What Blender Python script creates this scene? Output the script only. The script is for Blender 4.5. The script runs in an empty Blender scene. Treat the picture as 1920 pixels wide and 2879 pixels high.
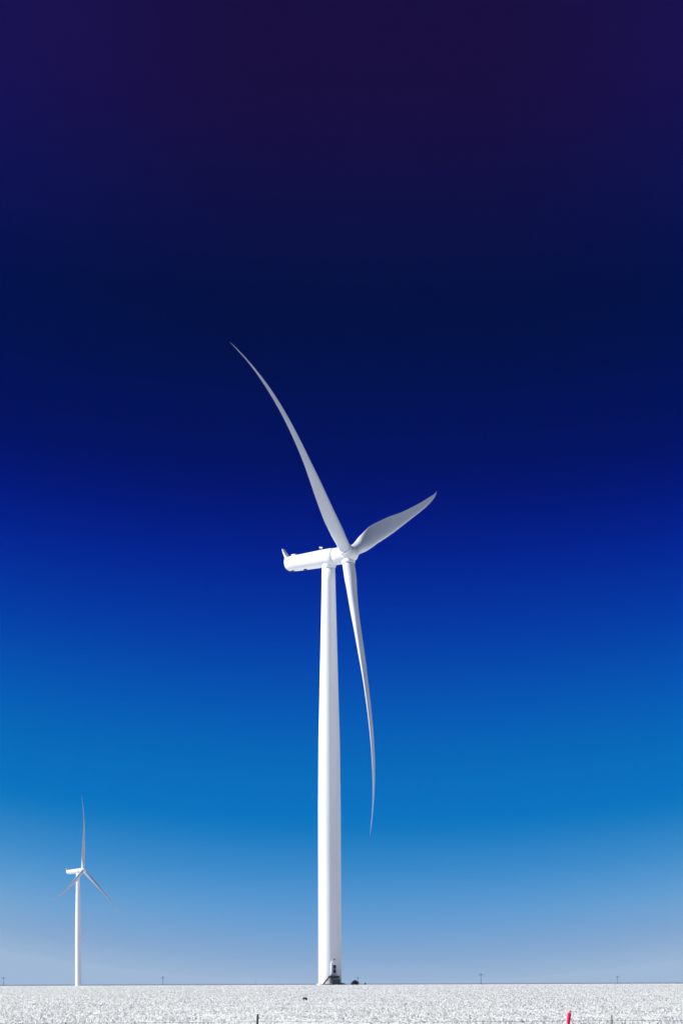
import bpy, math, random
import numpy as np
from mathutils import Vector
R = math.radians
random.seed(7)
rng = np.random.default_rng(7)
scene = bpy.context.scene
col = scene.collection

# ------------------------------------------------------------------ camera
EYE = 1.6
cam_d = bpy.data.cameras.new("camera")
cam = bpy.data.objects.new("camera", cam_d)
col.objects.link(cam)
cam.location = (0, 0, EYE)
cam.rotation_euler = (R(90), 0, 0)
cam.rotation_mode = 'QUATERNION'
cam.rotation_quaternion = (Vector((0, 0, -1)).rotation_difference(Vector((0, 1, 0))))
cam.rotation_mode = 'XYZ'
cam.rotation_euler = (R(90), R(0.2), 0)
cam_d.sensor_fit = 'HORIZONTAL'
cam_d.sensor_width = 36.0
cam_d.lens = 11932.92 / 1920 * 36
cam_d.shift_x = -4.6 / 1920
cam_d.shift_y = (2768.5 - 1439.5) / 1920
cam_d.clip_start = 0.5
cam_d.clip_end = 60000
scene.camera = cam
scene.render.resolution_x = 682
scene.render.resolution_y = 1024

# ------------------------------------------------------------------ light
EXPOSURE = 0.6
HAZE = 3.5e-5
SUN_EL = 36.0
sun_d = bpy.data.lights.new("sun", 'SUN')
sun_d.energy = 5.0
sun_d.angle = R(0.5)
sun_d.color = (1.0, 0.99, 0.975)
sun = bpy.data.objects.new("sun", sun_d)
col.objects.link(sun)
sd = Vector((-1.0, -0.07, 0)).normalized() * math.cos(R(SUN_EL)) + Vector((0, 0, math.sin(R(SUN_EL))))
sun.rotation_euler = sd.to_track_quat('Z', 'Y').to_euler()

def lin(c):
    o = []
    for v in c:
        v = v / 255.0
        o.append(v / 12.92 if v <= 0.04045 else ((v + 0.055) / 1.055) ** 2.4)
    return tuple(o) + (1.0,)

world = bpy.data.worlds.new("World")
scene.world = world
world.use_nodes = True
nt = world.node_tree
nt.nodes.clear()
N = nt.nodes.new
L = nt.links.new
def wmath(op, a, b=None, c=None, clamp=False):
    n = N('ShaderNodeMath'); n.operation = op; n.use_clamp = clamp
    for i, v in enumerate((a, b, c)):
        if v is None: continue
        if isinstance(v, (int, float)): n.inputs[i].default_value = v
        else: L(v, n.inputs[i])
    return n.outputs[0]
tc = N('ShaderNodeTexCoord')
sx = N('ShaderNodeSeparateXYZ'); L(tc.outputs['Generated'], sx.inputs[0])
hor = wmath('SQRT', wmath('ADD', wmath('MULTIPLY', sx.outputs[0], sx.outputs[0]), wmath('MULTIPLY', sx.outputs[1], sx.outputs[1])))
tanel = wmath('DIVIDE', sx.outputs[2], wmath('MAXIMUM', hor, 0.001))     # tangent of elevation
# band of polarised darkness deepest opposite the lens azimuth, the sky paler away from it
az = wmath('MINIMUM', wmath('ABSOLUTE', wmath('ARCTAN2', wmath('ADD', sx.outputs[0], -0.008), sx.outputs[1])), 0.25)
az2 = wmath('MULTIPLY', az, az)
el = wmath('SUBTRACT', tanel, wmath('MULTIPLY', az2, 1.0))
SKY = [  # (photo row, colour)
    (2768, (181.8, 204.1, 216.5)),
    (2700, (155.4, 184.5, 207.9)),
    (2600, (117.2, 173.0, 212.4)),
    (2500, (74.7, 149.1, 205.8)),
    (2420, (51.3, 136.9, 197.8)),
    (2340, (0.0, 120.8, 190.3)),
    (2270, (0.0, 114.2, 191.1)),
    (2150, (0.0, 105.4, 183.4)),
    (2000, (0.0, 85.6, 178.6)),
    (1850, (0.0, 62.8, 168.3)),
    (1700, (0.0, 41.9, 154.6)),
    (1550, (0.0, 20.6, 138.5)),
    (1350, (0.0, 0.0, 92.7)),
    (1150, (0.0, 4.2, 79.2)),
    (1000, (0.0, 2.7, 62.8)),
    (850, (0.0, 2.5, 56.7)),
    (700, (7.6, 4.2, 60.7)),
    (500, (15.0, 4.0, 60.5)),
    (250, (25.4, 3.2, 56.6)),
    (0, (23.6, 6.4, 57.5)),
]
SMAX = 2768.5 / 11932.92
ramp = N('ShaderNodeValToRGB')
cr = ramp.color_ramp
cr.interpolation = 'B_SPLINE'
for i, (row, c) in enumerate(SKY):
    pos = (2768.5 - row) / 2768.5
    if i == 0: e = cr.elements[0]; e.position = pos
    elif i == 1: e = cr.elements[1]; e.position = pos
    else: e = cr.elements.new(pos)
    e.color = tuple(v * 2 ** -EXPOSURE for v in lin(c)[:3]) + (1.0,)
L(wmath('DIVIDE', el, SMAX), ramp.inputs[0])
edge = N('ShaderNodeMapRange'); edge.interpolation_type = 'SMOOTHSTEP'; L(az, edge.inputs['Value'])
edge.inputs['From Min'].default_value = .025; edge.inputs['From Max'].default_value = .10
high = N('ShaderNodeMapRange'); high.interpolation_type = 'SMOOTHSTEP'; L(tanel, high.inputs['Value'])
high.inputs['From Min'].default_value = .12; high.inputs['From Max'].default_value = .22
tint = N('ShaderNodeMix'); tint.data_type = 'RGBA'; tint.blend_type = 'ADD'
L(wmath('MULTIPLY', edge.outputs[0], high.outputs[0]), tint.inputs[0]); L(ramp.outputs[0], tint.inputs[6]); tint.inputs[7].default_value = (.0, .001, .022, 1)
# physical sky for everything well above the frame
nish = N('ShaderNodeTexSky'); nish.sky_type = 'NISHITA'; nish.sun_disc = False
nish.sun_elevation = R(SUN_EL); nish.sun_rotation = R(270); nish.air_density = 1.0; nish.dust_density = 0.3
nscale = N('ShaderNodeMix'); nscale.data_type = 'RGBA'; nscale.blend_type = 'MULTIPLY'; nscale.inputs[0].default_value = 1
L(nish.outputs[0], nscale.inputs[6]); nscale.inputs[7].default_value = (1, 1, 1, 1)
mr = N('ShaderNodeMapRange'); mr.interpolation_type = 'SMOOTHSTEP'
mr.inputs['From Min'].default_value = 0.45; mr.inputs['From Max'].default_value = 2.2
L(tanel, mr.inputs['Value'])
NS = 0.05
bg = N('ShaderNodeBackground'); bg.inputs[1].default_value = 1.0; L(tint.outputs[2], bg.inputs[0])
bg2 = N('ShaderNodeBackground'); bg2.inputs[1].default_value = NS; L(nscale.outputs[2], bg2.inputs[0])
ms = N('ShaderNodeMixShader'); L(mr.outputs[0], ms.inputs[0]); L(bg.outputs[0], ms.inputs[1]); L(bg2.outputs[0], ms.inputs[2])
wo = N('ShaderNodeOutputWorld'); L(ms.outputs[0], wo.inputs[0])

vs = scene.view_settings
vs.view_transform = 'Standard'
vs.look = 'None'
vs.gamma = 1
vs.exposure = EXPOSURE

# ------------------------------------------------------------------ helpers
def tag(o, label=None, cat=None, group=None, kind=None):
    if label: o['label'] = label
    if cat: o['category'] = cat
    if group: o['group'] = group
    if kind: o['kind'] = kind
    return o
def empty(name, loc):
    o = bpy.data.objects.new(name, None); col.objects.link(o); o.location = loc
    o.empty_display_size = 0.5
    return o
def mesh_obj(name, V, F, mat, parent=None, smooth=False, origin=None):
    V = np.asarray(V, float)
    me = bpy.data.meshes.new(name)
    if origin is not None: V = V - np.asarray(origin)
    me.from_pydata([tuple(v) for v in V], [], [tuple(int(i) for i in f) for f in F])
    me.materials.append(mat)
    if smooth: me.polygons.foreach_set('use_smooth', [True] * len(me.polygons))
    me.update()
    o = bpy.data.objects.new(name, me); col.objects.link(o)
    if parent: 
        o.parent = parent
        if origin is None:
            w = Vector((0, 0, 0)); p = parent
            while p: w += p.location; p = p.parent
            o.location = -w
    elif origin is not None: o.location = tuple(origin)
    return o
class MB:
    """collects shapes for one mesh, in world coordinates"""
    def __init__(s): s.V = []; s.F = []
    def add(s, V, F):
        n = len(s.V); s.V += [tuple(v) for v in V]; s.F += [tuple(i + n for i in f) for f in F]
    def box(s, c, hx, hy, hz, ax=(1, 0, 0), ay=(0, 1, 0), az=(0, 0, 1), bev=0.0):
        c = np.array(c, float); ax, ay, az = (np.array(v, float) for v in (ax, ay, az))
        def ring(z, ix):
            x, y = hx - ix, hy - ix
            b = min(bev, x * .9, y * .9) if bev else 0
            pts = [(-x, -y), (x, -y), (x, y), (-x, y)] if not b else [(-x + b, -y), (x - b, -y), (x, -y + b), (x, y - b), (x - b, y), (-x + b, y), (-x, y - b), (-x, -y + b)]
            return [c + ax * px + ay * py + az * z for px, py in pts]
        rs = [ring(-hz, bev), ring(-hz + bev, 0), ring(hz - bev, 0), ring(hz, bev)] if bev else [ring(-hz, 0), ring(hz, 0)]
        s.loft(rs)
    def loft(s, rings, cap=True, closed=True):
        n = len(rings[0]); V = [p for r in rings for p in r]; F = []
        for i in range(len(rings) - 1):
            for j in range(n if closed else n - 1):
                k = (j + 1) % n
                F.append((i * n + j, i * n + k, (i + 1) * n + k, (i + 1) * n + j))
        if cap: F.append(tuple(range(n - 1, -1, -1))); F.append(tuple(range((len(rings) - 1) * n, len(rings) * n)))
        s.add(V, F)
    def tube(s, p, q, r0, r1=None, n=10):
        p = Vector(p); q = Vector(q); r1 = r0 if r1 is None else r1
        d = (q - p).normalized(); u = d.orthogonal().normalized(); v = d.cross(u)
        s.loft([[c + (u * math.cos(2 * math.pi * k / n) + v * math.sin(2 * math.pi * k / n)) * r for k in range(n)] for c, r in ((p, r0), (q, r1))])
    def build(s, name, mat, parent=None, smooth=False, origin=None):
        return mesh_obj(name, s.V, s.F, mat, parent, smooth, origin)

# ------------------------------------------------------------------ materials
def mat(name, base, rough=0.5, metal=0.0, var=0.0, vscale=1.0, base2=None, bump=0.0, bscale=20.0, streak=None, trans=0.0, lo=0.35, hi=0.65):
    m = bpy.data.materials.new(name); m.use_nodes = True
    t = m.node_tree; b = t.nodes['Principled BSDF']
    b.inputs['Roughness'].default_value = rough; b.inputs['Metallic'].default_value = metal
    tcn = t.nodes.new('ShaderNodeTexCoord'); src = tcn.outputs['Object']
    geo = t.nodes.new('ShaderNodeNewGeometry'); src = geo.outputs['Position']
    mp = t.nodes.new('ShaderNodeMapping'); t.links.new(src, mp.inputs[0])
    if streak: mp.inputs['Scale'].default_value = streak
    no = t.nodes.new('ShaderNodeTexNoise'); no.inputs['Scale'].default_value = vscale; no.inputs['Detail'].default_value = 6
    t.links.new(mp.outputs[0], no.inputs['Vector'])
    mrn = t.nodes.new('ShaderNodeMapRange'); mrn.inputs['From Min'].default_value = lo; mrn.inputs['From Max'].default_value = hi
    t.links.new(no.outputs['Fac'], mrn.inputs['Value'])
    mx = t.nodes.new('ShaderNodeMix'); mx.data_type = 'RGBA'
    mx.inputs[6].default_value = tuple(base) + (1,)
    b2 = base2 if base2 else tuple(c * (1 - var) for c in base)
    mx.inputs[7].default_value = tuple(b2) + (1,)
    t.links.new(mrn.outputs[0], mx.inputs[0]); t.links.new(mx.outputs[2], b.inputs['Base Color'])
    if bump:
        n2 = t.nodes.new('ShaderNodeTexNoise'); n2.inputs['Scale'].default_value = bscale; n2.inputs['Detail'].default_value = 8
        t.links.new(src, n2.inputs['Vector'])
        bp = t.nodes.new('ShaderNodeBump'); bp.inputs['Strength'].default_value = 1.0; bp.inputs['Distance'].default_value = bump
        t.links.new(n2.outputs['Fac'], bp.inputs['Height']); t.links.new(bp.outputs[0], b.inputs['Normal'])
    if trans:
        tr = t.nodes.new('ShaderNodeBsdfTranslucent'); t.links.new(mx.outputs[2], tr.inputs[0])
        ms_ = t.nodes.new('ShaderNodeMixShader'); ms_.inputs[0].default_value = trans
        t.links.new(b.outputs[0], ms_.inputs[1]); t.links.new(tr.outputs[0], ms_.inputs[2])
        t.links.new(ms_.outputs[0], t.nodes['Material Output'].inputs[0])
    return m
M_white = mat('white_gelcoat', (.77, .795, .82), .38, var=.06, vscale=.35, streak=(1, 1, .25))
M_tower = mat('white_tower_paint', (.75, .785, .825), .42, var=.07, vscale=.8, streak=(1, 1, .06))
M_blade = mat('blade_gelcoat', (.60, .645, .70), .35, var=.08, vscale=.3)
M_dark = mat('dark_rubber', (.012, .012, .014), .6, var=.3, vscale=4)
M_steel = mat('dark_steel', (.02, .021, .024), .55, metal=.2, var=.4, vscale=6)
M_galv = mat('galvanised_grey', (.20, .21, .22), .55, metal=.3, var=.5, vscale=9)
M_wood = mat('weathered_pole_wood', (.20, .20, .20), .85, var=.4, vscale=3)
M_insul = mat('insulator_glaze', (.12, .13, .14), .3)
M_ground = mat('pale_stubble_soil', (.74, .75, .74), .95, base2=(.64, .65, .65), vscale=.6, bump=.15, bscale=3)
M_far = mat('distant_scrub_land', (.25, .27, .30), .95, var=.4, vscale=.01)
M_grass = mat('bleached_grass', (.755, .77, .75), .9, base2=(.70, .715, .71), vscale=1.7, trans=.5, lo=.46, hi=.72)
M_bush = mat('dark_shrub_leaf', (.018, .02, .018), .8, var=.5, vscale=6)
M_stone = mat('dark_stone_face', (.02, .02, .022), .8, var=.4, vscale=12)
M_red = mat('red_marker_plastic', (.80, .03, .14), .3, base2=(.50, .008, .06), vscale=9, streak=(1, 1, 2.2))
M_cap = mat('white_cap_plastic', (.85, .30, .45), .35)
M_bleach = mat('bleached_wood', (.86, .86, .86), .7, var=.15, vscale=8)
M_wire = mat('fence_wire_steel', (.10, .10, .11), .5, metal=.5)
M_post = mat('dark_fence_post_paint', (.02, .02, .026), .6, var=.4, vscale=14)
M_pole2 = M_post

# ------------------------------------------------------------------ terrain
CREST = 767.0
def zt(d):
    d = np.asarray(d, float)
    a = np.clip((d - 100) / (CREST - 100), 0, 1)
    rise = 1.46 * (a ** 0.92)
    b = np.clip((d - 790) / 420, 0, 1); b = b * b * (3 - 2 * b)
    c = np.clip((d - 4500) / 4000, 0, 1); c = c * c * (3 - 2 * c)
    return rise - 4.2 * b + 5.4 * c
def zxy(x, y):
    x = np.asarray(x, float); y = np.asarray(y, float)
    w = .05 * np.sin(x * .071 + 1.3) * np.sin(y * .013 + .4) + .02 * np.sin(x * .31) * np.sin(y * .083)
    k = np.clip((y - 130) / 200, 0, 1) * np.clip((760 - y) / 160, 0, 1)
    return zt(y) + w * k
xs = np.concatenate([[-8500, -5000, -2500, -1200, -700, -400, -250, -170, -120], np.arange(-90, 90.1, 3.0), [120, 170, 250, 400, 700, 1200, 2500, 5000, 8500]])
ys = np.concatenate([[-900, -400, -150, -50, 0, 40], np.arange(60, 780, 5.0), np.arange(780, 1300, 20.0), np.arange(1400, 9500, 200.0)])
X, Y = np.meshgrid(xs, ys)
Z = zxy(X, Y)
nx = len(xs)
V = np.stack([X.ravel(), Y.ravel(), Z.ravel()], 1)
F = [(r * nx + c, r * nx + c + 1, (r + 1) * nx + c + 1, (r + 1) * nx + c) for r in range(len(ys) - 1) for c in range(nx - 1)]
g = mesh_obj('ground', V, F, M_ground, smooth=True)
g.data.materials.append(M_far)
rowy = [ys[i // (nx - 1)] for i in range(len(F))]
g.data.polygons.foreach_set('material_index', [1 if yy > 3500 else 0 for yy in rowy])
tag(g, kind='structure')

# bleached grass covering the field
def grass(name, n, y0, y1, hscale, wscale, pw=1.0):
    # y distributed so that screen density stays even along depth
    t = rng.random(n)
    y = (y0 ** pw + t * (y1 ** pw - y0 ** pw)) ** (1 / pw)
    half = y * (970 / 11932.92) + 14
    x = (rng.random(n) * 2 - 1) * half
    z = zxy(x, y)
    nb = 6
    ang = rng.random((n, nb)) * 2 * np.pi
    lean = .15 + .75 * rng.random((n, nb))
    size = (.55 + .8 * rng.random((n, 1)) ** 1.5) * hscale * np.clip(.8 + .35 * np.sin(x * .35 + 2 * np.sin(y * .05)) * np.sin(y * .11 + x * .1), .5, 1.3)[:, None]
    # keep the crest line clean where grass meets the sky
    size = size * (1 - .55 * np.clip((y - 560) / 200, 0, 1))[:, None]
    hgt = size * (.6 + .5 * rng.random((n, nb)))
    w = (.018 + .03 * rng.random((n, nb))) * wscale
    bx = x[:, None] + .12 * (rng.random((n, nb)) - .5) * wscale; by = y[:, None] + .12 * (rng.random((n, nb)) - .5) * wscale; bz = np.repeat(z[:, None], nb, 1) - .03
    ox = np.cos(ang); oy = np.sin(ang)
    sxx = -oy; syy = ox
    P = np.empty((n, nb, 5, 3))
    for k, (sg, hh, ll) in enumerate(((-1, 0, 0), (1, 0, 0), (-.8, .55, .35), (.8, .55, .35), (0, 1, 1))):
        P[:, :, k, 0] = bx + sxx * w * sg + ox * lean * hgt * ll * .8
        P[:, :, k, 1] = by + syy * w * sg + oy * lean * hgt * ll * .8
        P[:, :, k, 2] = bz + hgt * hh * (1 - .25 * lean * ll)
    V = P.reshape(-1, 3)
    m = n * nb
    base = np.arange(m)[:, None] * 5
    quads = base + np.array([[0, 1, 3, 2]]); tris = base + np.array([[2, 3, 4]])
    me = bpy.data.meshes.new(name)
    me.vertices.add(len(V)); me.vertices.foreach_set('co', V.ravel())
    me.loops.add(m * 7); me.polygons.add(m * 2)
    li = np.concatenate([quads, tris], 1).ravel()
    me.loops.foreach_set('vertex_index', li.astype(np.int32))
    st = (np.arange(m)[:, None] * 7 + np.array([[0, 4]])).ravel()
    me.polygons.foreach_set('loop_start', st.astype(np.int32))
    me.update(calc_edges=True); me.validate()
    me.materials.append(M_grass)
    o = bpy.data.objects.new(name, me); col.objects.link(o)
    return o
gr = grass('field_grass', 130000, 84.0, 764.0, .17, 1.4, pw=1.15)
tag(gr, 'bleached white grass covering the whole field', 'grass', kind='stuff')

# ------------------------------------------------------------------ wind turbines
S = np.linspace(0, 1, 61)
SC = np.array([0, .04, .1, .2, .3, .45, .6, .75, .9, .965, 1.])
CH = np.array([2.2, 2.2, 3.034, 3.435, 3.176, 2.179, 1.567, 1.081, .40, .20, .04])
def smooth_interp(s, xp, fp):
    # monotone-ish cubic through the control stations
    d = np.diff(fp) / np.diff(xp); m = np.zeros(len(fp))
    m[1:-1] = np.where(d[:-1] * d[1:] > 0, 2 * d[:-1] * d[1:] / (d[:-1] + d[1:] + 1e-12), 0); m[0] = d[0]; m[-1] = d[-1]
    i = np.clip(np.searchsorted(xp, s, side='right') - 1, 0, len(xp) - 2); hh = xp[i + 1] - xp[i]; t = (s - xp[i]) / hh
    return (1 + 2 * t) * (1 - t) ** 2 * fp[i] + t * (1 - t) ** 2 * hh * m[i] + t * t * (3 - 2 * t) * fp[i + 1] + t * t * (t - 1) * hh * m[i + 1]
CONE, PITCH, TWIST, SPAN, OV, TILT = 6.514, .1435, 15.09, 52.85, 3.83, 5.685
def frame(theta):
    th = R(theta); tl = R(TILT)
    ax = np.array([math.cos(th), -math.sin(th), 0.]); h = np.array([math.sin(th), math.cos(th), 0.])
    k = np.array([0, 0, 1.])
    return ax, h, ax * math.cos(tl) + k * math.sin(tl), -ax * math.sin(tl) + k * math.cos(tl)
def blade(C, theta, psi, b2, b4, sweep, parent):
    ax, h, a, u = frame(theta); psi = R(psi)
    d = math.cos(psi) * u + math.sin(psi) * h
    t = -math.sin(psi) * u + math.cos(psi) * h
    cn = R(CONE); dd = d * math.cos(cn) + a * math.sin(cn); aa = a * math.cos(cn) - d * math.sin(cn)
    b = b2 * S ** 2 + b4 * S ** 4; root = 1.3
    P0 = C + np.outer(root + (SPAN - root) * S - .5 * b * b / SPAN, dd) - np.outer(b, aa) - np.outer(sweep * S ** 2, t)
    tw = np.radians(PITCH + TWIST * np.clip(1 - S / .75, 0, 1) ** 1.3)
    cd = np.outer(np.cos(tw), t) + np.outer(np.sin(tw), aa)
    nd = -np.outer(np.sin(tw), t) + np.outer(np.cos(tw), aa)
    ch = smooth_interp(S, SC, CH)
    th_ = smooth_interp(S, np.array([0, .04, .1, .2, .3, .45, .7, 1]), np.array([1, 1, .62, .4, .3, .24, .19, .16]))
    w = np.clip((S - .03) / .15, 0, 1); le = .5 * (1 - w) + .32 * w
    w2 = np.clip((S - .04) / .16, 0, 1); w2 = w2 * w2 * (3 - 2 * w2)
    n = 32; rings = []
    for i in range(len(S)):
        r = []
        for k in range(n):
            ph = 2 * math.pi * k / n; xx = (1 - math.cos(ph)) / 2
            cyl = .5 * math.sin(ph)
            foil = (2.969 * math.sqrt(xx) - 1.26 * xx - 3.516 * xx ** 2 + 2.843 * xx ** 3 - 1.036 * xx ** 4) * .5 * math.copysign(1, math.sin(ph) + 1e-9)
            yy = (cyl * (1 - w2[i]) + foil * w2[i]) * th_[i] - w2[i] * .035 * 4 * xx * (1 - xx)
            r.append(P0[i] + cd[i] * ch[i] * (le[i] - xx) + nd[i] * ch[i] * yy)
        rings.append(r)
    m = MB(); m.loft(rings)
    bl = m.build('blade', M_blade, parent, smooth=True)
    # collar seated on the hub round the blade root
    k = MB()
    e1 = np.cross(dd, t); e1 /= np.linalg.norm(e1); e2 = np.cross(dd, e1)
    rr = [(0.75, 1.20), (1.35, 1.20), (1.43, 1.255), (1.66, 1.255), (1.72, 1.20), (1.72, 1.05)]
    k.loft([[C + dd * z + (e1 * math.cos(2 * math.pi * q / 40) + e2 * math.sin(2 * math.pi * q / 40)) * r for q in range(40)] for z, r in rr])
    c = k.build('root_collar', M_white, bl, smooth=False)
    for p in c.data.polygons: p.use_smooth = len(p.vertices) == 4
    return bl

def turbine(C, theta, psis, bends, base_z, label, detail=True):
    C = np.array(C, float); ax, h, a, u = frame(theta)
    tx, ty = (C - ax * OV)[:2]
    root = empty('wind_turbine', (tx, ty, base_z))
    tag(root, label, 'wind turbine', 'wind turbines standing in the pale field')
    # tower
    top = C[2] - OV * math.sin(R(TILT)) - 1.25
    H = top - base_z
    prof = [(0, 2.16), (.0005, 2.16), (.006, 2.105), (.43, 2.045), (.576, 1.94), (.75, 1.62), (.85, 1.43), (.95, 1.26), (1.0, 1.20)]
    zs = sorted(set([p[0] for p in prof] + list(np.linspace(.01, 1, 26))))
    n = 72
    rad = lambda q: float(np.interp(q, [p[0] for p in prof], [p[1] for p in prof]))
    m = MB()
    m.loft([[(tx + rad(q) * math.cos(2 * math.pi * k / n), ty + rad(q) * math.sin(2 * math.pi * k / n), base_z + q * H) for k in range(n)] for q in zs])
    tw = m.build('tower', M_tower, root, smooth=True)
    tw.data.polygons[-1].use_smooth = tw.data.polygons[-2].use_smooth = False
    for q in (.27, .59):
        m = MB(); r = rad(q) + .012
        m.loft([[(tx + rr * math.cos(2 * math.pi * k / n), ty + rr * math.sin(2 * math.pi * k / n), base_z + q * H + dz) for k in range(n)] for dz, rr in ((-.06, r - .03), (-.05, r), (.05, r), (.06, r - .03))], cap=False)
        m.build('joint_ring', M_tower, root, smooth=False)
    # yaw collar just under the nacelle
    m = MB()
    m.loft([[(tx + rr * math.cos(2 * math.pi * k / n), ty + rr * math.sin(2 * math.pi * k / n), top + dz) for k in range(n)] for dz, rr in ((-.62, 1.24), (-.55, 1.30), (-.3, 1.34), (.1, 1.36))])
    m.build('yaw_collar', M_white, root)
    # nacelle: rounded drum lofted along the rotor axis
    side = np.cross(a, u); side /= np.linalg.norm(side)
    st = [(2.62, 1.50, 1.50, 1.50, 0), (2.70, 1.60, 1.60, 1.60, 0), (3.3, 1.63, 1.63, 1.63, 0), (5.5, 1.59, 1.60, 1.60, 0), (8.0, 1.50, 1.54, 1.54, 0),
          (10.6, 1.40, 1.46, 1.45, 0), (11.6, 1.37, 1.36, 1.40, 0), (12.05, 1.37, 1.22, 1.34, 0), (12.32, 1.37, .98, 1.24, 0), (12.44, 1.34, .6, 1.08, 0)]
    rings = []
    n = 56
    for t_, rt, rb, rs, _ in st:
        c = C - a * t_; r = []
        for k in range(n):
            q = 2 * math.pi * k / n; e = .86
            cx = math.copysign(abs(math.cos(q)) ** e, math.cos(q)); cz = math.copysign(abs(math.sin(q)) ** e, math.sin(q))
            r.append(c + side * cx * rs + u * cz * (rt if cz > 0 else rb))
        rings.append(r)
    m = MB(); m.loft(rings)
    nac = m.build('nacelle', M_white, root, smooth=True)
    nac.data.polygons[-1].use_smooth = nac.data.polygons[-2].use_smooth = False
    def P(t_, s_, u_): return C - a * t_ + side * s_ + u * u_
    # upswept tail cowl
    m = MB(); rg = []
    for uu, f0, f1, hw in ((.15, 11.30, 12.49, .98), (.9, 11.45, 12.51, 1.0), (1.2, 11.60, 12.54, .98), (1.5, 11.95, 12.62, .90), (2.1, 12.33, 12.79, .76), (2.6, 12.66, 12.92, .60), (2.86, 12.84, 13.02, .50), (2.93, 12.90, 13.00, .42)):
        o = []
        for k in range(20):
            q = 2 * math.pi * k / 20
            o.append(P((f0 + f1) / 2 + math.cos(q) * (f1 - f0) / 2, math.copysign(abs(math.sin(q)) ** .6, math.sin(q)) * hw, uu))
        rg.append(o)
    m.loft(rg); m.build('tail_fin', M_white, nac, smooth=True)
    # roof hatch
    m = MB(); m.box(P(10.75, 0, 1.47), .42, .5, .16, -a, side, u, bev=.05); m.build('roof_hatch', M_white, nac)
    if detail:
        # service vents beneath
        for t_, s_ in ((11.15, .30), (8.55, .34)):
            m = MB(); m.box(P(t_, s_ , -1.44 if t_ > 10 else -1.50), .26, .3, .10, -a, side, u, bev=.02); m.build('belly_vent', M_dark, nac)
        # lattice of the wind vane
        m = MB()
        for s_ in (-.35, .35):
            m.tube(P(5.2, s_, 1.5), P(5.2, s_, 2.0), .03); m.box(P(5.2, s_, 2.08), .16, .07, .10, -a, side, u, bev=.02)
        m.box(P(5.2, 0, 1.93), .03, .38, .03, -a, side, u)
        m.build('wind_sensor', M_white, nac)
        # yaw motor cover beside the tower head
        m = MB(); m.box((tx - .15, ty - 1.40, top - .30), .18, .16, .16, bev=.04); m.build('yaw_motor', M_white, nac)
        # ring joint between nacelle and rotor
    m = MB()
    def lathe(pts, n=56):
        return [[C - a * t_ + (side * math.cos(2 * math.pi * k / n) + u * math.sin(2 * math.pi * k / n)) * r for k in range(n)] for t_, r in pts]
    m.loft(lathe([(2.62, 1.50), (2.45, 1.50)])); m.build('rotor_seal', M_white, root, smooth=False)
    m = MB(); m.loft(lathe([(2.50, 1.40), (2.50, 1.52), (2.42, 1.57), (1.5, 1.56), (.6, 1.58), (-.4, 1.56), (-.9, 1.47), (-1.35, 1.28), (-1.7, 1.03), (-1.93, .74), (-2.05, .42), (-2.1, .12), (-2.1, .02)]))
    hb = m.build('hub', M_white, root, smooth=True)
    for psi, (b2, b4, sw) in zip(psis, bends):
        blade(C, theta, psi, b2, b4, sw, root)
    return root, rad, (tx, ty), H
psi0 = -51.22
T1, rad1, (TX, TY), TH = turbine((1.0357, 771.63, 79.781), 26.707, (psi0, psi0 + 120, psi0 + 240),
    ((-1.911, 6.707, -.423), (6.018, 3.895, -1.703), (-2.235, 5.163, .192)), 1.40,
    'large white wind turbine in the centre with a door at its tower foot')
T2, *_ = turbine((-177.29, 2896.1, 80.0), 25.0, (5, 125, 245),
    ((1.5, 3.0, 0), (1.2, 2.6, -.3), (1.5, 4.6, -.4)), -2.9,
    'small distant white wind turbine at the left with one blade pointing straight up', detail=False)

# door in the tower wall (part) with two louvred windows
R0 = 2.10
BZ = 1.72                        # visible ground level at the tower foot
def ang(px): return math.asin(max(-1, min(1, (((px - 959.7) / 11932.92 * TY) - TX) / R0)))
def on_wall(phi, z, out):        # phi 0 faces the camera (-Y)
    return np.array([TX + (R0 + out) * math.sin(phi), TY - (R0 + out) * math.cos(phi), z])
pc = ang(933.4)
nrm = np.array([math.sin(pc), -math.cos(pc), 0]); tan = np.array([math.cos(pc), math.sin(pc), 0]); up = np.array([0, 0, 1.])
DZ = 3.22                        # sill height of the door
def oval(hw, z0, z1, out, n=28):
    hr = hw                       # rounded head and foot
    pts = []
    for k in range(n):
        q = math.pi * k / (n - 1); pts.append((math.cos(q) * hw, z1 - hr + math.sin(q) * hr * 1.25 - .25 * hr))
    for k in range(n):
        q = math.pi + math.pi * k / (n - 1); pts.append((math.cos(q) * hw, z0 + .25 + math.sin(q) * .25))
    c = on_wall(pc, 0, out)
    return [c + tan * x + up * z for x, z in pts]
m = MB(); m.loft([oval(.56, DZ - .08, DZ + 2.62, -.35), oval(.56, DZ - .08, DZ + 2.62, .12), oval(.50, DZ - .02, DZ + 2.56, .15)])
fr = m.build('door_frame', M_white, T1)
m = MB(); m.loft([oval(.43, DZ + .05, DZ + 2.47, .0), oval(.43, DZ + .05, DZ + 2.47, .17)])
dr = m.build('door', M_white, T1)
dc = on_wall(pc, 0, .18)
for z0, z1 in ((DZ + .38, DZ + 1.08), (DZ + 1.16, DZ + 1.86)):
    m = MB(); m.box(dc + tan * .10 + up * (z0 + z1) / 2, .29, .02, (z1 - z0) / 2, tan, nrm, up, bev=.01)
    for k in range(6): m.box(dc + nrm * .025 + tan * .10 + up * (z0 + (k + .5) * (z1 - z0) / 6), .235, .012, .018, tan, nrm, up)
    m.build('vent_window', M_dark, dr)
m = MB(); m.box(dc - tan * .30 + nrm * .04 + up * (DZ + 1.1), .02, .03, .10, tan, nrm, up); m.build('handle', M_galv, dr)
m = MB(); m.box(on_wall(pc, DZ + 2.86, .06) + tan * .10, .17, .08, .10, tan, nrm, up, bev=.03)
m.build('door_lamp', M_galv, T1)
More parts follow.
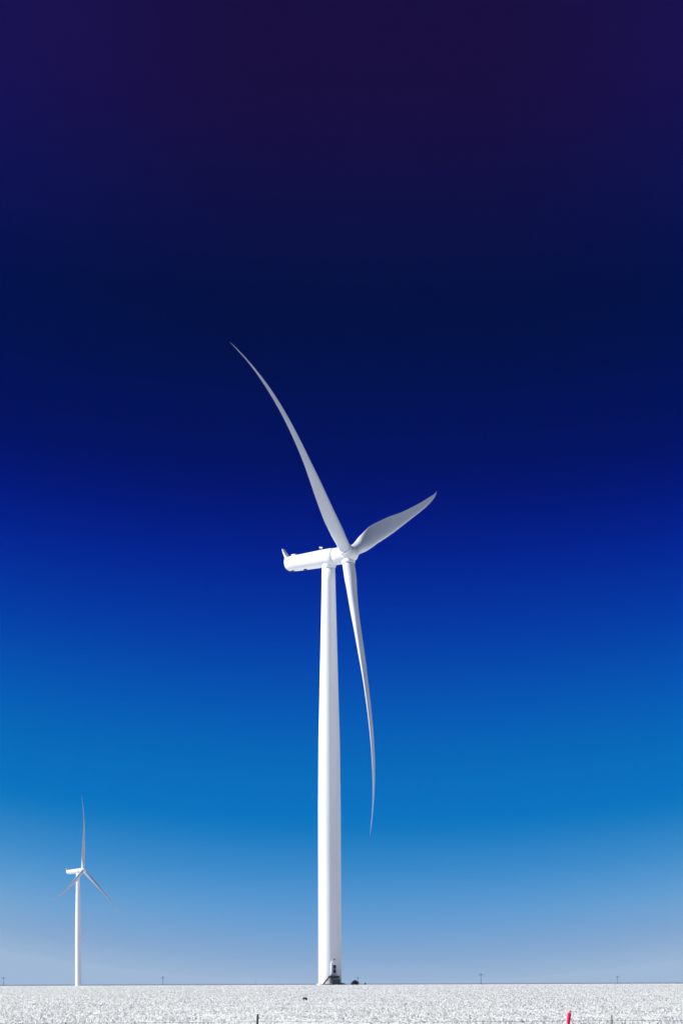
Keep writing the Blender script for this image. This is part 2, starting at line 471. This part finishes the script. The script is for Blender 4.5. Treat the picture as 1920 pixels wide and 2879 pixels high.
# conical hood edge over the foundation
m = MB(); n = 72
m.loft([[(TX + r * math.cos(2 * math.pi * k / n), TY + r * math.sin(2 * math.pi * k / n), z) for k in range(n)] for z, r in ((1.0, 2.5), (1.66, 2.5), (1.70, 2.45), (1.70, 2.0))])
m.build('foundation_ring', mat('foundation_concrete', (.42, .42, .42), .9, var=.3, vscale=3, bump=.02), T1)

# steel stairs to the door
px2x = lambda px, y: (px - 959.7) / 11932.92 * y
ys_ = TY - R0 - .75
st = empty('steel_stairs', (px2x(925, ys_), ys_, 1.45))
tag(st, 'dark steel stairs and landing rising to the door of the large turbine', 'stairs')
PZ = DZ - .12
x0, x1 = px2x(923.5, ys_), px2x(948.5, ys_)
m = MB(); m.box(((x0 + x1) / 2, ys_ + .1, PZ - .06), (x1 - x0) / 2, .72, .06, bev=.01)
for k in range(2): m.box(((x0 + x1) / 2, ys_ - .62 + k * 1.4, PZ - .22), (x1 - x0) / 2, .03, .12)
m.box(((x0 + x1) / 2, ys_ + .05, PZ - .36), (x1 - x0) / 2 - .15, .45, .14)
m.box((x1 + .02, ys_ - .2, PZ - .26), .03, .5, .22)
m.build('landing', M_steel, st)
sx0, sx1, sz0, sz1 = px2x(902.5, ys_), x0 - .01, 1.50, PZ - .02
for dy in (-.45, .45):
    d = np.array([sx1 - sx0, 0, sz1 - sz0]); ln = np.linalg.norm(d); d /= ln
    m = MB(); m.box(((sx0 + sx1) / 2, ys_ + dy, (sz0 + sz1) / 2), ln / 2, .03, .13, d, (0, 1, 0), (-d[2], 0, d[0])); m.build('stringer', M_steel, st)
for k in range(8):
    q = (k + .5) / 8
    m = MB(); m.box((sx0 + (sx1 - sx0) * q, ys_, sz0 + (sz1 - sz0) * q), .13, .41, .02); m.build('step', M_galv, st)
for dy in (-.52, .52):
    m = MB()
    m.tube((sx0, ys_ + dy, sz0 + .55), (sx1, ys_ + dy, sz1 + .62), .022)
    for q in (.0, .33, .66, 1): m.tube((sx0 + (sx1 - sx0) * q, ys_ + dy, sz0 + (sz1 - sz0) * q), (sx0 + (sx1 - sx0) * q, ys_ + dy, sz0 + (sz1 - sz0) * q + .55 + .07 * q), .018)
    m.build('handrail', M_white, st)
m = MB()
m.tube((x1, ys_ - .62, PZ), (x1, ys_ - .62, PZ + .6), .018); m.tube((x1, ys_ + .2, PZ), (x1, ys_ + .2, PZ + .6), .018)
m.tube((x1, ys_ - .62, PZ + .6), (x1, ys_ + .2, PZ + .6), .02); m.build('landing_rail', M_white, st)
m = MB(); m.tube((x0, ys_ - .62, PZ), (x0, ys_ - .62, PZ + .6), .018); m.tube((x0, ys_ - .62, PZ + .6), (x0 + .15, ys_ - .62, PZ + .6), .02); m.build('landing_rail', M_white, st)
for xx in (x0 + .06, x1 - .06):
    for dy in (-.55, .5):
        m = MB(); m.box((xx, ys_ + dy, (1.4 + PZ - .15) / 2), .04, .04, (PZ - .15 - 1.4) / 2); m.build('leg', M_steel, st)
# ventilation cabinet under the landing
cx0, cx1 = px2x(926, ys_), px2x(953, ys_)
cb = empty('equipment_cabinet', ((cx0 + cx1) / 2, ys_ + .05, 1.4))
tag(cb, 'grey louvred metal cabinet under the stair landing of the large turbine', 'cabinet')
m = MB(); m.box(((cx0 + cx1) / 2, ys_ + .05, (1.4 + PZ - .55) / 2), (cx1 - cx0) / 2 - .1, .42, (PZ - .55 - 1.4) / 2, bev=.02); m.build('body', M_galv, cb)
m = MB()
for k in range(7): m.box(((cx0 + cx1) / 2, ys_ - .385, 1.62 + k * .115), (cx1 - cx0) / 2 - .24, .015, .03, (1, 0, 0), (0, .9, -.4), (0, .4, .9))
m.build('louvre', M_steel, cb)
# white marker post left of the tower foot
bx = px2x(894, TY - 3)
wp = empty('bollard', (bx, TY - 3, 1.3)); tag(wp, 'short white bollard pair at the left edge of the large tower foot', 'bollard')
m = MB(); m.tube((bx - .10, TY - 3, 1.3), (bx - .10, TY - 3, 2.18), .10, .10, 14); m.tube((bx - .10, TY - 3, 2.18), (bx - .10, TY - 3, 2.24), .10, .05, 14); m.build('post', M_white, wp)
m = MB(); m.tube((bx + .14, TY - 2.8, 1.3), (bx + .14, TY - 2.8, 2.10), .08, .08, 14); m.build('post', M_white, wp)

# ------------------------------------------------------------------ shrubs
def shrub(name, c, rx, ry, rz, n, label, cat='bush', leaf=.06):
    root = empty(name, c); tag(root, label, cat)
    m = MB()
    for k in range(n):
        q = random.random() * 2 * math.pi; e = random.random() ** .8 * math.pi / 2
        rr = (.55 + .45 * random.random()) * (1 + .14 * math.sin(3 * q + 1) + .1 * math.sin(7 * q))
        p = Vector((c[0] + math.cos(q) * math.cos(e) * rx * rr, c[1] + math.sin(q) * math.cos(e) * ry * rr, c[2] + math.sin(e) * rz * rr))
        a1 = Vector((random.uniform(-1, 1), random.uniform(-1, 1), random.uniform(-1, 1))).normalized(); a2 = a1.orthogonal().normalized()
        s = leaf * random.uniform(.6, 1.3)
        m.add([p - a1 * s, p + a2 * s * .5, p + a1 * s, p - a2 * s * .5], [(0, 1, 2, 3)])
    m.build('foliage', M_bush, root)
    m = MB()
    for k in range(12):
        q = random.random() * 2 * math.pi; e = random.uniform(.2, 1.4)
        m.tube((c[0], c[1], c[2] - .1), (c[0] + math.cos(q) * math.cos(e) * rx * .85, c[1] + math.sin(q) * math.cos(e) * ry * .85, c[2] + math.sin(e) * rz * .9), .025, .008, 5)
    m.build('stem', M_wood, root)
    return root
yb = TY - 4.5
shrub('bush', (px2x(992.5, yb), yb, 1.42), .80, .6, .78, 3200, 'low dark domed bush standing alone just right of the large turbine tower')
shrub('ground_shrub', (px2x(955, yb), yb + .6, 1.40), .82, .4, .38, 1700, 'flat black shrub against the right foot of the large turbine tower', 'shrub', .05)
shrub('weed_clump', (px2x(1022, yb), yb, 1.40), .22, .2, .42, 260, 'tiny dark weed clump on the crest right of the domed bush', 'weed', .045)

# ------------------------------------------------------------------ things in the field
def ground_y(row):               # distance whose ground shows on that photo row
    d = np.arange(110, 760, .5); r = 2768.5 + (EYE - .18 - zt(d)) * 11932.92 / d
    return float(d[np.argmin(abs(r - row))])
y = ground_y(2806); x = px2x(852, y)
m = MB(); rg = []
for k, (zz, s) in enumerate(((-.05, .08), (.08, .13), (.15, .12), (.20, .08), (.22, .03))):
    rg.append([(x + math.cos(2 * math.pi * q / 12) * s * 1.15 * (1 + .25 * math.sin(q * 2.1 + k)), y + math.sin(2 * math.pi * q / 12) * s * (1 + .2 * math.sin(q * 3.3)), float(zxy(x, y)) + zz + .02 * math.sin(q + k)) for q in range(12)])
m.loft(rg); o = m.build('stone', M_stone, None, origin=(x, y, float(zxy(x, y))))
tag(o, 'small black lump of stone in the white field left of the tower', 'stone')
y = ground_y(2859); x = px2x(283, y); zz = float(zxy(x, y)) + .30
m = MB()
pts = [(-.34, 0, -.01, .022), (-.2, .03, .0, .032), (0, .02, .015, .035), (.15, -.02, .01, .032), (.30, .02, .02, .022), (.36, .03, .035, .01)]
m.loft([[(x + a_, y + b_ + math.cos(2 * math.pi * q / 10) * r_, zz + c_ + math.sin(2 * math.pi * q / 10) * r_) for q in range(10)] for a_, b_, c_, r_ in pts])
m.tube((x - .25, y, zz), (x - .22, y + .05, zz - .34), .014, .01, 6); m.tube((x + .2, y, zz), (x + .24, y - .05, zz - .34), .014, .01, 6)
o = m.build('fallen_branch', M_bleach, None, smooth=True, origin=(x, y, zz)); tag(o, 'short bleached fallen branch lying on the grass at the lower left', 'branch')

# red marker post
y = 99.0; x0, x1 = px2x(1591.5, y), px2x(1596.5, y)
zb, ztp = -.1, EYE - (2842 - 2766.3) * y / 11932.92
d = Vector((x1 - x0, 0, .33)).normalized()
base = Vector((x1, y, ztp)) - d * (ztp - zb)
mp_ = empty('marker_post', tuple(base)); tag(mp_, 'glossy red round-topped marker post leaning slightly at the bottom right', 'marker post')
tp = Vector((x1, y, ztp))
m = MB(); m.tube(base, tp - d * .06, .044, .044, 24); b = m.build('tube', M_red, mp_, smooth=True)
for p in b.data.polygons: p.use_smooth = len(p.vertices) == 4
m = MB(); u_ = d.orthogonal().normalized(); v_ = d.cross(u_)
m.loft([[tp - d * dz + (u_ * math.cos(2 * math.pi * k / 24) + v_ * math.sin(2 * math.pi * k / 24)) * r for k in range(24)] for dz, r in ((.07, .045), (.03, .045), (.015, .039), (.004, .025), (0, .01))])
m.build('cap', M_cap, mp_, smooth=True)

# wire fence along the road
FY = 100.0
def topz(row): return EYE - (row - 2769.0) * FY / 11932.92
fen = empty('wire_fence', (px2x(714, FY), FY, 0)); tag(fen, 'thin wire fence with dark narrow posts along the bottom edge of the field', 'fence')
step = px2x(1717, FY) - px2x(714, FY)
for k in range(-2, 4):
    x = px2x(714, FY) + k * step
    big = (k % 2 == 0)
    r = .024 if big else .013
    lean = .045 if big else -.02
    zt_ = topz(2853) if big else topz(2857)
    m = MB()
    m.loft([[(x + lean * (z / zt_) + (1 + .15 * math.sin(z * 21 + q)) * r * math.cos(2 * math.pi * q / 9), FY + r * math.sin(2 * math.pi * q / 9), z) for q in range(9)] for z in np.linspace(-.2, zt_, 14)])
    po = m.build('fence_post', M_post, fen)
    for row in (2863, 2873.5, 2915, 2950):
        z = topz(row); m = MB(); m.tube((x + lean * z / zt_, FY, z - .012), (x + lean * z / zt_, FY, z + .012), r * 1.35, r * 1.35, 9)
        m.build('wire_clip', M_galv, po)
for row in (2874, 2915, 2950):
    m = MB(); z = topz(row); xa = px2x(714, FY)
    pr = None
    for i in range(-16, 25):
        x = xa + i * step / 8; ph = (i % 8) / 8
        p = (x, FY - .03, z - .02 * 4 * ph * (1 - ph))
        if pr: m.tube(pr, p, .0035, None, 5)
        pr = p
    for i in range(-130, 190):
        x = xa + i * .125; s = .010; m.tube((x, FY - .03, z - .018 - s), (x + .006, FY - .03, z - .018 + s), .003, None, 4)
    m.build('wire', M_wire, fen)

# ------------------------------------------------------------------ power poles on the far plain
def power_pole(px, toprow, D, label):
    x = px2x(px, D); zb = float(zxy(x, D)); ztop = EYE + (2768.5 + (px - 960) * -.0 - toprow) * D / 11932.92
    s = (ztop - zb) / 12.0
    r = empty('power_pole', (x, D, zb)); tag(r, label, 'power pole', 'power poles on the far plain')
    m = MB(); m.tube((x, D, zb), (x, D, ztop), .30 * s, .20 * s, 10); m.build('pole', M_wood, r, smooth=True)
    for dz, hw in ((1.05, 1.9), (.3, 1.25)):
        m = MB(); m.box((x, D, ztop - dz * s), hw * s, .10 * s, .11 * s); m.build('crossarm', M_wood, r)
    for k in (-1, 0, 1):
        xx = x + k * 1.7 * s
        m = MB(); m.tube((xx, D, ztop - (.95 if k else 0) * s), (xx, D, ztop - (.95 if k else 0) * s + .45 * s), .13 * s, .08 * s, 8); m.build('insulator', M_insul, r)
    for k in (-1, 1):
        m = MB(); m.tube((x, D, ztop - 2.0 * s), (x + k * 1.3 * s, D, ztop - 1.1 * s), .07 * s, None, 6); m.build('brace', M_wood, r)
for px, row, D, lab in ((5, 2749, 5200, 'faint power pole at the far left edge of the horizon'),
                   (453, 2748, 5000, 'power pole on the horizon between the small turbine and the tower, the taller of two'),
                   (715, 2757, 7600, 'shortest faint power pole, nearest on the left to the large tower'),
                   (1001, 2749, 5600, 'power pole whose top shows above the dark domed bush'),
                   (1347, 2739, 4300, 'tallest power pole on the horizon, right of the large tower'),
                   (1731, 2746, 5000, 'power pole on the horizon above and beyond the red marker post, rightmost')):
    power_pole(px, row + (px - 960) * .0035, D, lab)

# ------------------------------------------------------------------ air
hm = bpy.data.materials.new('thin_haze'); hm.use_nodes = True
ht = hm.node_tree; ht.nodes.clear()
pv = ht.nodes.new('ShaderNodeVolumePrincipled'); pv.inputs['Density'].default_value = HAZE
pv.inputs['Color'].default_value = (.06, .26, .90, 1)
ho = ht.nodes.new('ShaderNodeOutputMaterial'); ht.links.new(pv.outputs[0], ho.inputs['Volume'])
m = MB(); m.box((0, 4300, 66), 9000, 5400, 75)
hz = m.build('haze', hm); tag(hz, kind='stuff')
